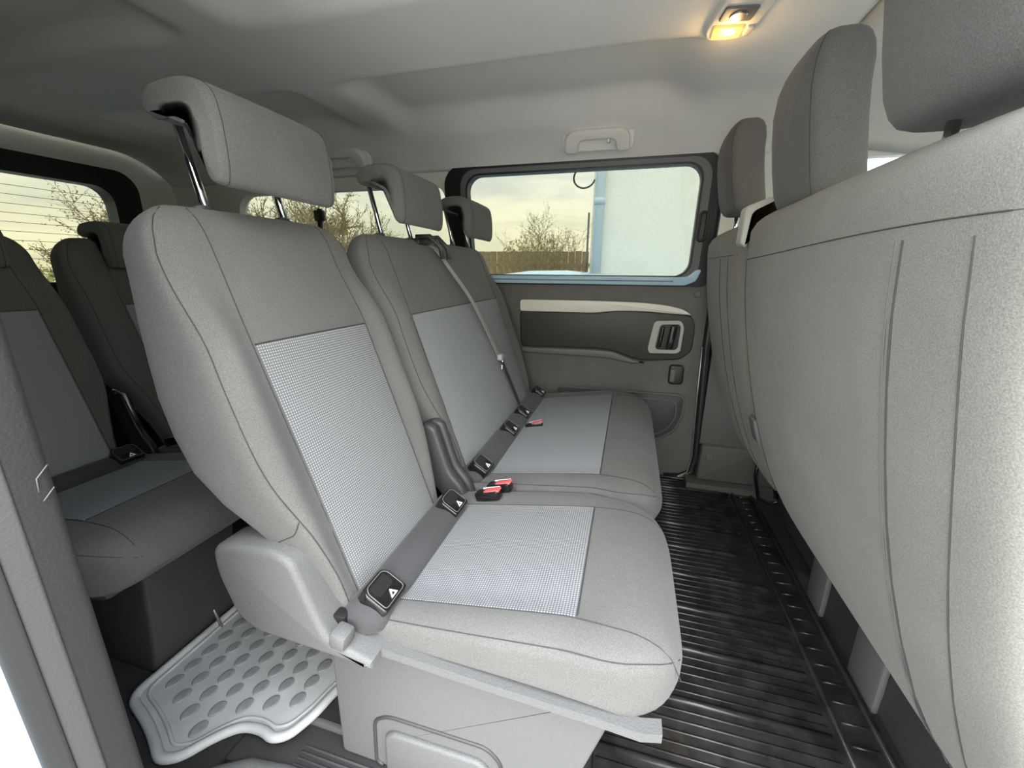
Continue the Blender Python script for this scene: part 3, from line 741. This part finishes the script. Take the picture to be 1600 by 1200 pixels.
# ---- front row
def front_back(name, label, y0, y1, seams, clip=True):
    root = thing(name, ((.5), (y0+y1)/2, 0), label, 'car seat', 'front row seats seen from behind')
    rear = [(.27, .462), (.30, .450), (.36, .408), (.478, .357), (.635, .308), (.835, .266), (.96, .252), (1.02, .249), (1.056, .262)]
    def xr(z): return stab(rear, z)
    hw = (y1-y0)/2; yc = (y0+y1)/2
    zs = [.27, .275, .285, .30, .34, .40, .48, .56, .64, .72, .80, .88, .94, .98, 1.01, 1.03, 1.042, 1.050, 1.055]
    rings = []
    N = 6
    for z in zs:
        th = .13
        if z > 1.0: th = .13*(.3+.7*math.sqrt(max(0, 1-((z-1.0)/.055)**2)))
        if z < .30: th = .13*(.5+.5*math.sqrt(max(0, 1-((.30-z)/.03)**2)))
        a = hw
        if z > .99: a = hw-.05*(1-math.sqrt(max(0, 1-((z-.99)/.066)**2)))
        R = []
        for i in range(80):
            t = 2*math.pi*i/80; c, q = math.cos(t), math.sin(t)
            w_ = a*math.copysign(abs(c)**(2/N), c); d = .065+(th/2)*math.copysign(abs(q)**(2/N), q)
            bowl = .006*(abs(w_)/hw)**3
            R.append(Vector((xr(z)+d+bowl, yc+w_, z)))
        rings.append(R)
    V, F = loft(rings); b = mesh('backrest', V, F, F_BENCH, root, True)
    def S(y, z, off=.0015):
        w_ = y-yc; k = max(0, 1-abs(w_/hw)**N)**(1/N)
        return Vector((xr(z)+.065-.065*k+.006*(abs(w_)/hw)**3-off, y, z))
    return root, b, S
fb, fbb, FS = front_back('front_bench', 'grey fabric back of the front passenger bench, filling the view beside the doorway', .385, 1.205, None)
ztop = lambda y: .966-.016*ss(.45, 1.18, y)
tubeo('cross_seam', [FS(y, ztop(y), .0002) for y in lin(.40, 1.17, 40)], .0008, SEAM, fbb, n=5)
for dy, mm, rr_ in ((0, SEAM, .0014), (.010, SEAML, .0012)):
    tubeo('stitched_seam', [FS(.520+dy+.012*(1-(z-.3)/.65), z, .0002) for z in lin(.29, .952, 40)], rr_, mm, fbb, n=5)
tubeo('stitched_seam', [FS(.445+.012*math.sin(z*6), z, .0004) for z in lin(.30, .95, 40)], .0008, SEAM, fbb, n=5)
tubeo('edge_seam', [FS(1.150, z, .0004) for z in lin(.30, .945, 40)], .0008, SEAM, fbb, n=5)
# top corner hook of the bench (belt guide)
hk = prism('belt_hook', roundpoly([(.236, .985), (.252, .975), (.258, 1.05), (.30, 1.072), (.33, 1.066), (.33, 1.078), (.29, 1.086), (.238, 1.066)], .008), lambda u, v, t: (u, t, v), 1.120, 1.172, P_PALE, fb, bev=.006, label='pale plastic belt guide hook')
# folding pull tab and wire loop low on the far corner of the bench
rbox('pull_tab', (.352, 1.175, .515), (.016, .05, .07), P_GREY, fb, bev=.006, rot=Matrix.Rotation(math.radians(-18), 3, 'Y'))
def front_head(root, yc, hw, x0, z0, h, dep, label=None):
    """rounded headrest seen from behind and the side: taller than deep, waisted below, on two posts"""
    rings = []; N = 3.6
    zs = [0, .006, .018, .04, .09, .15, .20, .24, .265, .28, .289, .295, .298]
    for q in zs:
        t = q/.298; z = z0+h*t
        k = 1.0
        if t < .14: k = .72+.28*math.sqrt(max(0, 1-(1-t/.14)**2))
        if t > .74: k = .40+.60*math.sqrt(max(0, 1-((t-.74)/.26)**2))
        bell = 1+.05*math.sin(math.pi*min(1, t*1.2)); xo = x0+.016-.034*t-.008*math.sin(math.pi*t)+.03*max(0, t-.7)
        R = []
        for i in range(56):
            a = 2*math.pi*i/56; c, s_ = math.cos(a), math.sin(a)
            R.append(Vector((xo+dep/2*(math.copysign(abs(c)**(2/N), c))*k, yc+hw*bell*(k**.6)*math.copysign(abs(s_)**(2/N), s_), z)))
        rings.append(R)
    V, F = loft(rings); o = mesh('headrest', V, F, F_CHAR, root, True)
    tubeo('side_seam', [rings[i][36]*1.0 for i in range(1, len(rings)-1)], .0008, SEAM, o, n=5)
    for sg in (-1, 1):
        tubeo('headrest_post', [(x0+.012, yc+sg*.06, z0-.12), (x0+.012, yc+sg*.06, z0+.05)], .006, CHROME, o, n=10)
    return o
front_head(fb, .955, .103, .306, 1.035, .262, .105)
front_head(fb, .525, .118, .294, 1.072, .262, .112)
# seat frame below the bench: bracket plates, rail
for y_ in (1.24, .96, .66):
    pass
prism('base_frame', roundpoly([(.60, 0), (.95, 0), (.95, .30), (.60, .30)], .02), XZ, .42, 1.16, P_DGREY, fb, bev=.008)
for (y0_, y1_) in ((1.13, 1.22), (.86, .97)):
    rbox('floor_bracket', (.578, (y0_+y1_)/2, .075), (.016, y1_-y0_, .15), P_GREY, fb, bev=.006)
prism('base_side', roundpoly([(.582, 0), (.61, 0), (.61, .20), (.59, .20)], .006), XZ, .40, 1.22, P_DGREY, fb, bev=.004)
ds, dsb, DS = front_back('driver_seat', 'grey fabric driver seat by the far door pillar, seen from behind', 1.265, 1.74, None)
tubeo('cross_seam', [DS(y, .965, .0002) for y in lin(1.28, 1.72, 20)], .0008, SEAM, dsb, n=5)
tubeo('stitched_seam', [DS(1.42, z, .0002) for z in lin(.30, .96, 30)], .0008, SEAM, dsb, n=5)
tubeo('stitched_seam', [DS(1.33, z, .0002) for z in lin(.30, .96, 30)], .0008, SEAM, dsb, n=5)
front_head(ds, 1.50, .100, .295, 1.092, .245, .105)
tubeo('wire_loop', [(.538, 1.70, .26), (.536, 1.70, .139), (.560, 1.70, .042), (.603, 1.70, .026), (.635, 1.70, .040), (.622, 1.70, .109), (.588, 1.70, .202), (.547, 1.70, .262)], .007, P_GLOSS, ds, n=8)
tubeo('wire_clip', [(.605, 1.69, .13), (.618, 1.69, .06)], .009, CHROME, ds, n=8)
prism('base_frame', roundpoly([(.62, 0), (.95, 0), (.95, .30), (.62, .30), (.62, .20)], .02), XZ, 1.30, 1.68, P_DGREY, ds, bev=.008)

# cushions of the front seats, beyond their backrests
def front_cushion(root, y0, y1):
    rings = []; yc, hw = (y0+y1)/2, (y1-y0)/2
    for x in (.50, .51, .54, .62, .75, .88, .94, .97, .985, .99):
        zt = .43+.05*ss(.5, .9, x)-.09*max(0, (x-.9)/.09)**3; zb = .30+.06*max(0, (x-.9)/.09)**2; a = hw*(1-.12*max(0, (x-.9)/.09)**2); R_ = []
        for i in range(40):
            t = 2*math.pi*i/40; c, q = math.cos(t), math.sin(t)
            R_.append(Vector((x, yc+a*math.copysign(abs(c)**.4, c), (zt+zb)/2+(zt-zb)/2*math.copysign(abs(q)**.4, q))))
        rings.append(R_)
    V, F = loft(rings); return mesh('seat_cushion', V, F, F_CHAR, root, True)
front_cushion(fb, .40, 1.19); front_cushion(ds, 1.28, 1.73)

# =================================================================== LOOSE AND FIXED FITTINGS
# black ribbed rubber mat between the rows
mt = thing('rubber_mat', (.3, 1.2, 0), 'black ribbed rubber floor mat between the front bench and the second row', 'floor mat')
rbox('mat_sheet', (.285, 1.19, .004), (.57, 1.34, .008), RUB, mt, bev=.003)
y_ = .56; k = 0
while y_ < 1.85:
    wide = k % 6 == 3
    tubeo('mat_rib', [(.005, y_, .008), (.465, y_, .008)], [.0085, .0085] if wide else [.0030, .0030], RUB, mt, n=6)
    y_ += .0235; k += 1
for xx in (.484, .556):
    tubeo('mat_bead', [(xx, .53, .009), (xx, 1.2, .009), (xx, 1.855, .009)], .006, RUB, mt, n=8)
y_ = .58
while y_ < 1.84:
    tubeo('mat_rib', [(.498, y_, .008), (.545, y_, .008)], .003, RUB, mt, n=6); y_ += .047
tubeo('mat_edge', [(.01, 1.852, .010), (.30, 1.852, .010), (.45, 1.852, .010), (.485, 1.83, .010)], .006, RUB, mt, n=8)
# grey dimpled mat in the access passage
gm = thing('rubber_mat', (-.8, .55, 0), 'grey dimpled rubber mat in the passage beside the single seat', 'floor mat')
out_ = [(-.985, .44), (-.90, .415), (-.85, .395), (-.80, .370), (-.765, .385), (-.735, .43), (-.70, .462), (-.655, .468), (-.62, .46), (-.595, .475), (-.575, .52), (-.565, .58), (-.54, .64), (-.50, .68), (-.46, .70), (-.46, .92), (-.985, .92)]
out_ = roundpoly(out_, .03, 4)
prism('mat_sheet', out_, lambda u, v, t: (u, v, t), .0, .012, RUBG, gm, bev=.003)
tubeo('mat_rim', [(u, v, .011) for u, v in out_], .010, RUBG, gm, closed=True, n=8)
inner_ = [(u+(-.76-u)*.075, v+(.66-v)*.085, .012) for u, v in out_]
tubeo('mat_bead', inner_, .004, RUBG, gm, closed=True, n=6)
def inside(p, poly):
    c = False; j = len(poly)-1
    for i in range(len(poly)):
        if (poly[i][1] > p[1]) != (poly[j][1] > p[1]) and p[0] < (poly[j][0]-poly[i][0])*(p[1]-poly[i][1])/(poly[j][1]-poly[i][1])+poly[i][0]: c = not c
        j = i
    return c
first = None; stud = []
inn = [(u+(-.76-u)*.14, v+(.66-v)*.16) for u, v in out_]
for i in range(-14, 15):
    for j in range(-14, 15):
        # staggered rows
        u = -.78+i*.050; v = .60+j*.042+(.021 if i % 2 else 0)
        if not inside((u, v), inn): continue
        if first is None:
            rings = []
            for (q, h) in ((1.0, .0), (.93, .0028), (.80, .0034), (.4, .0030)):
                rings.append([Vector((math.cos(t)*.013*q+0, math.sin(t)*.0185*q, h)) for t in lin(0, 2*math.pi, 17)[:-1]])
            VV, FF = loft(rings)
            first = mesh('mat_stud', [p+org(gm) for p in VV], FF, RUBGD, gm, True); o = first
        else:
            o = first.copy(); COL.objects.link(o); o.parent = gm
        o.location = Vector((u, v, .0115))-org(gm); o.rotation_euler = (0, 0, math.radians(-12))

# grab handles
def grab(x0, x1, yy, zz, label):
    t = thing('grab_handle', ((x0+x1)/2, yy, zz), label, 'handle', 'grab handles under the roof edge')
    nrm = Vector((0, -.80, -.60)); upv = Vector((0, -.60, .80))
    def T(u, v, q): return Vector((0, yy, zz))+Vector((u, 0, 0))+upv*v+nrm*q
    prism('mount_plate', rrect(x0-.012, -.045, x1+.012, .042, .02), T, -.012, .004, HEADL, t, bev=.006)
    hp = roundpoly([(x0, -.040), (x0+.045, -.040), (x0+.052, -.004), (x0+.066, .004), (x1-.066, .004), (x1-.052, -.004), (x1-.045, -.040), (x1, -.040), (x1-.004, .016), (x1-.03, .036), (x0+.03, .036), (x0+.004, .016)], .014, 4)
    prism('handle_bar', hp, T, .004, .030, P_BEIGE, t, bev=.008)
    rbox('coat_hook', T(x1-.075, -.004, .018), (.012, .012, .016), P_BEIGE, t, bev=.003)
    return t
grab(-.272, -.042, 1.665, 1.378, 'pale grab handle above the far door window')
grab(-1.32, -1.10, 1.665, 1.378, 'pale grab handle above the quarter window, partly behind a headrest')

# dome lamp
dl = thing('dome_lamp', (.165, 1.085, 1.43), 'ceiling lamp with one glowing amber lens, on the front roof rib', 'lamp')
LZ = ceil_z(.165, 1.085)
TL = lambda u, v, t: (.168+u*math.cos(.15)-v*math.sin(.15), 1.090+u*math.sin(.15)+v*math.cos(.15), LZ-t)
prism('lamp_housing', roundpoly([(-.042, -.115), (.042, -.115), (.050, -.05), (.050, .06), (.036, .092), (-.036, .092), (-.050, .06), (-.050, -.05)], .025, 5), TL, -.012, .012, LAMPLENS, dl, bev=.006)
prism('lit_lens', roundpoly([(-.040, .028), (.022, .028), (.026, .072), (-.032, .076)], .008), TL, .010, .0165, AMBER, dl, bev=.002, label='glowing amber lens')
prism('bulb', roundpoly([(-.012, .040), (.010, .040), (.010, .056), (-.012, .056)], .007), TL, .0166, .0178, BULB, dl)
prism('dark_lens', roundpoly([(-.038, -.040), (.026, -.040), (.026, .010), (-.038, .010)], .008), TL, .010, .0155, P_MID, dl, bev=.002)
prism('rocker_switch', roundpoly([(.029, .030), (.044, .030), (.043, .066), (.032, .068)], .004), TL, .010, .0165, P_PALE, dl, bev=.002)
disc('lamp_reflector', TL(-.006, -.012, .0150), (0, 0, -1), .017, .003, STEEL, dl)
ld = bpy.data.lights.new('dome_bulb', 'POINT'); ld.energy = .18; ld.color = (1, .62, .25); ld.shadow_soft_size = .02
lo = bpy.data.objects.new('dome_bulb', ld); COL.objects.link(lo); lo.parent = dl; lo.location = Vector(TL(-.005, .05, .035))-org(dl)

# =================================================================== OUTSIDE
GZ = -.62
gr = struct(mesh('ground', [(-60, -40, GZ), (40, -40, GZ), (40, 80, GZ), (-60, 80, GZ), (-60, -40, GZ-.2), (40, -40, GZ-.2), (40, 80, GZ-.2), (-60, 80, GZ-.2)], BOXF, ASPH, smooth=False), 'grey asphalt yard')
# rendered building with a drain pipe on its corner
bl = thing('building', (3, 5.5, GZ), 'white rendered building corner seen through the far door window', 'building')
rbox('wall', (4.02, 8.0, 3.0), (9.0, 6.0, 7.3), RENDERW, bl, bev=.01, seg=1)
tubeo('drain_pipe', [(-.40, 4.93, GZ), (-.40, 4.93, 2.2), (-.40, 4.93, 6.4)], .052, PIPE, bl, n=16)
for zz in (1.62, -.2): tubeo('pipe_collar', [(-.40, 4.93, zz), (-.40, 4.93, zz+.07)], .060, PIPE, bl, n=16)
tubeo('loop_cable', [(-.58-.115*math.cos(a), 4.93, 1.90-.105*math.sin(a)) for a in lin(-1.0, 2.9, 16)], .010, P_BLACK, bl, n=6)
tubeo('aerial_rod', [(-.515, 4.98, .3), (-.515, 4.98, 1.55)], .012, P_DOOR, bl, n=6)
# fence of boards
fn = thing('fence', (-5, 13, GZ), 'brown board fence beyond the parked car', 'fence')
fb0 = None
for i in range(44):
    u = -10.2+i*.205
    if fb0 is None:
        fb0 = rbox('fence_board', (u, 13, (GZ+1.50)/2), (.195, .03, 1.50-GZ), WOOD, fn, bev=.006, seg=1)
    else:
        o = fb0.copy(); COL.objects.link(o); o.parent = fn; o.location = (i*.205, rnd.uniform(-.008, .008), rnd.uniform(-.02, .02))
for zz in (0., 1.1): rbox('fence_rail', (-5.8, 13.04, zz), (9.1, .05, .09), WOOD, fn, bev=.005, seg=1)
# parked car: body lofted, glass house
pc = thing('parked_car', (-.9, 4.6, GZ), 'pale blue parked car roof below the building corner', 'car')
def carloft(name, secs, mat, parent):
    rings = []
    for (x, z0, z1, hwid) in secs:
        R = []
        for i in range(24):
            t = 2*math.pi*i/24; c, s_ = math.cos(t), math.sin(t)
            R.append(Vector((-1.2+math.copysign(abs(c)**.5, c)*hwid, 4.05-1.4+x, (z0+z1)/2+(z1-z0)/2*math.copysign(abs(s_)**.5, s_))))
        rings.append(R)
    V, F = loft(rings); return mesh(name, V, F, mat, parent, True)
# car parked lengthwise along X, its roof just above the sill line
def carX(name, secs, mat):
    rings = []
    for (x, z0, z1, hwid) in secs:
        R = []
        for i in range(28):
            t = 2*math.pi*i/28; c, s_ = math.cos(t), math.sin(t)
            R.append(Vector((x, 4.15+math.copysign(abs(c)**.55, c)*hwid*.6, (z0+z1)/2+(z1-z0)/2*math.copysign(abs(s_)**.6, s_))))
        rings.append(R)
    V, F = loft(rings); return mesh(name, V, F, mat, pc, True)
carX('car_body', [(-3.0, -.25, .10, .8), (-2.9, -.35, .28, .95), (-2.2, -.4, .36, 1.0), (-.6, -.4, .40, 1.0), (.6, -.4, .38, 1.0), (1.2, -.35, .30, .95), (1.3, -.25, .1, .8)], CARP)
carX('car_cabin', [(-2.1, .30, .38, .8), (-1.6, .30, .75, .78), (-1.25, .30, .885, .74), (-.95, .30, .925, .72), (-.6, .30, .93, .72), (-.3, .30, .90, .73), (.2, .30, .70, .78), (.6, .30, .38, .8)], CARP)
for x_ in (-2.3, .55):
    for y_ in (3.62, 4.68): disc('wheel', (x_, y_-.06, GZ+.30), (0, 1, 0), .30, .16, SEALM, pc, n=24, bev=.03)
# bare trees and scrub
def tree(name, base, h, label, seed, spread=.75, levels=5, leafm=LEAF, leafn=3, trunk=.09, lean=(0, 0), leafs=.05):
    rr = random.Random(seed); t = thing(name, base, label, 'tree', 'bare trees outside')
    V, F, LV, LF = [], [], [], []
    def seg(p, q, r0, r1, n):
        d = (q-p).normalized(); a = d.orthogonal().normalized(); b = d.cross(a); k = len(V)
        for (c, r) in ((p, r0), (q, r1)):
            for i in range(n): V.append(c+a*r*math.cos(2*math.pi*i/n)+b*r*math.sin(2*math.pi*i/n))
        for i in range(n): F.append((k+i, k+(i+1) % n, k+n+(i+1) % n, k+n+i))
    def leaf(p):
        k = len(LV); a = Vector((rr.gauss(0, 1), rr.gauss(0, 1), rr.gauss(0, 1))).normalized(); b = a.orthogonal(); s_ = leafs*rr.uniform(.6, 1.3)
        LV.extend([p, p+a*s_+b*s_*.35, p+a*s_*2, p+a*s_-b*s_*.35]); LF.append((k, k+1, k+2, k+3))
    def grow(p, d, ln, r, lv):
        steps = 3; q = p
        for i in range(steps):
            d = (d+Vector((rr.gauss(0, .16), rr.gauss(0, .16), rr.gauss(0, .10)+.03))).normalized(); q2 = q+d*ln/steps
            seg(q, q2, r*(1-.3*i/steps), r*(1-.3*(i+1)/steps), 6 if lv >= levels-1 else 4 if lv > 2 else 3)
            q = q2
            if lv <= 2:
                for _ in range(leafn): leaf(q+Vector((rr.gauss(0, 1), rr.gauss(0, 1), rr.gauss(0, 1)))*leafs*.8)
            if lv > 1 and i >= (1 if lv == levels else 0):
                for _ in range(1 if lv < levels else 2):
                    dd = (d+Vector((rr.gauss(0, spread), rr.gauss(0, spread), rr.gauss(.05, spread*.55)))).normalized(); grow(q, dd, ln*rr.uniform(.55, .8), r*.55, lv-1)
        if lv > 1: grow(q, (d+Vector((rr.gauss(0, .3), rr.gauss(0, .3), .1))).normalized(), ln*.7, r*.65, lv-1)
    grow(Vector(base), Vector((lean[0], lean[1], 1)).normalized(), h*.34, trunk, levels)
    mesh('branches', V, F, BARK, t, True)
    if LV: o = mesh('leaf_buds', LV, LF, leafm, t, False); o['kind'] = 'stuff'
    return t
tree('tree', (-2.6, 11.2, GZ), 3.5, 'small bushy tree over the fence seen through the door window', 3, .8, 6, LEAF, 1, .030, leafs=.018)
tree('tree', (-2.0, 17.6, GZ), 4.3, 'thin sapling next to the building corner above the fence', 11, .6, 4, LEAF, 1, .03, (-.1, 0), leafs=.04)
tree('tree', (-5.6, 8.0, GZ), 4.2, 'tall bare tree seen through the quarter window', 5, .7, 6, LEAF, 1, .075, leafs=.022)
tree('tree', (-7.4, 9.5, GZ), 4.0, 'bare spreading tree at the rear end of the quarter window', 8, .75, 6, LEAF, 1, .06, leafs=.022)
tree('tree', (-9.0, 5.5, GZ), 3.4, 'bare tree seen through the tailgate window', 21, .8, 6, LEAF, 1, .05, (0, -.05), leafs=.022)
# low scrub
def bush(x, y, r, h, label, seed):
    rr = random.Random(seed); LV, LF = [], []
    t = thing('bush', (x, y, GZ), label, 'bush', 'scrub outside')
    for _ in range(2600):
        a = rr.uniform(0, 2*math.pi); q = math.sqrt(rr.random())*r; z = GZ+h*rr.random()**.8*(1-.4*(q/r)**2)
        p = Vector((x+q*math.cos(a), y+q*.5*math.sin(a), z)); d = Vector((rr.gauss(0, .6), rr.gauss(0, .6), rr.gauss(.5, .6))).normalized(); b = d.orthogonal(); s_ = .05*rr.uniform(.6, 1.4); k = len(LV)
        LV.extend([p, p+d*s_+b*s_*.4, p+d*s_*2, p+d*s_-b*s_*.4]); LF.append((k, k+1, k+2, k+3))
    o = mesh('foliage', LV, LF, HEDGE, t, False); o['kind'] = 'stuff'
    rings = [tube([(x, y, GZ), (x, y, GZ+h*.6)], [.05, .01], 6)]
    mesh('stem', *rings[0], BARK, t, True)
bush(-3.4, 14.6, 1.6, 2.75, 'yellow green scrub behind the fence, below the small tree', 1)
bush(-8.0, 15.2, 2.0, 2.6, 'yellow green scrub beside the quarter window trees', 2)
bush(-12.5, 6.8, 2.0, 1.7, 'yellow green scrub behind the tailgate', 4)
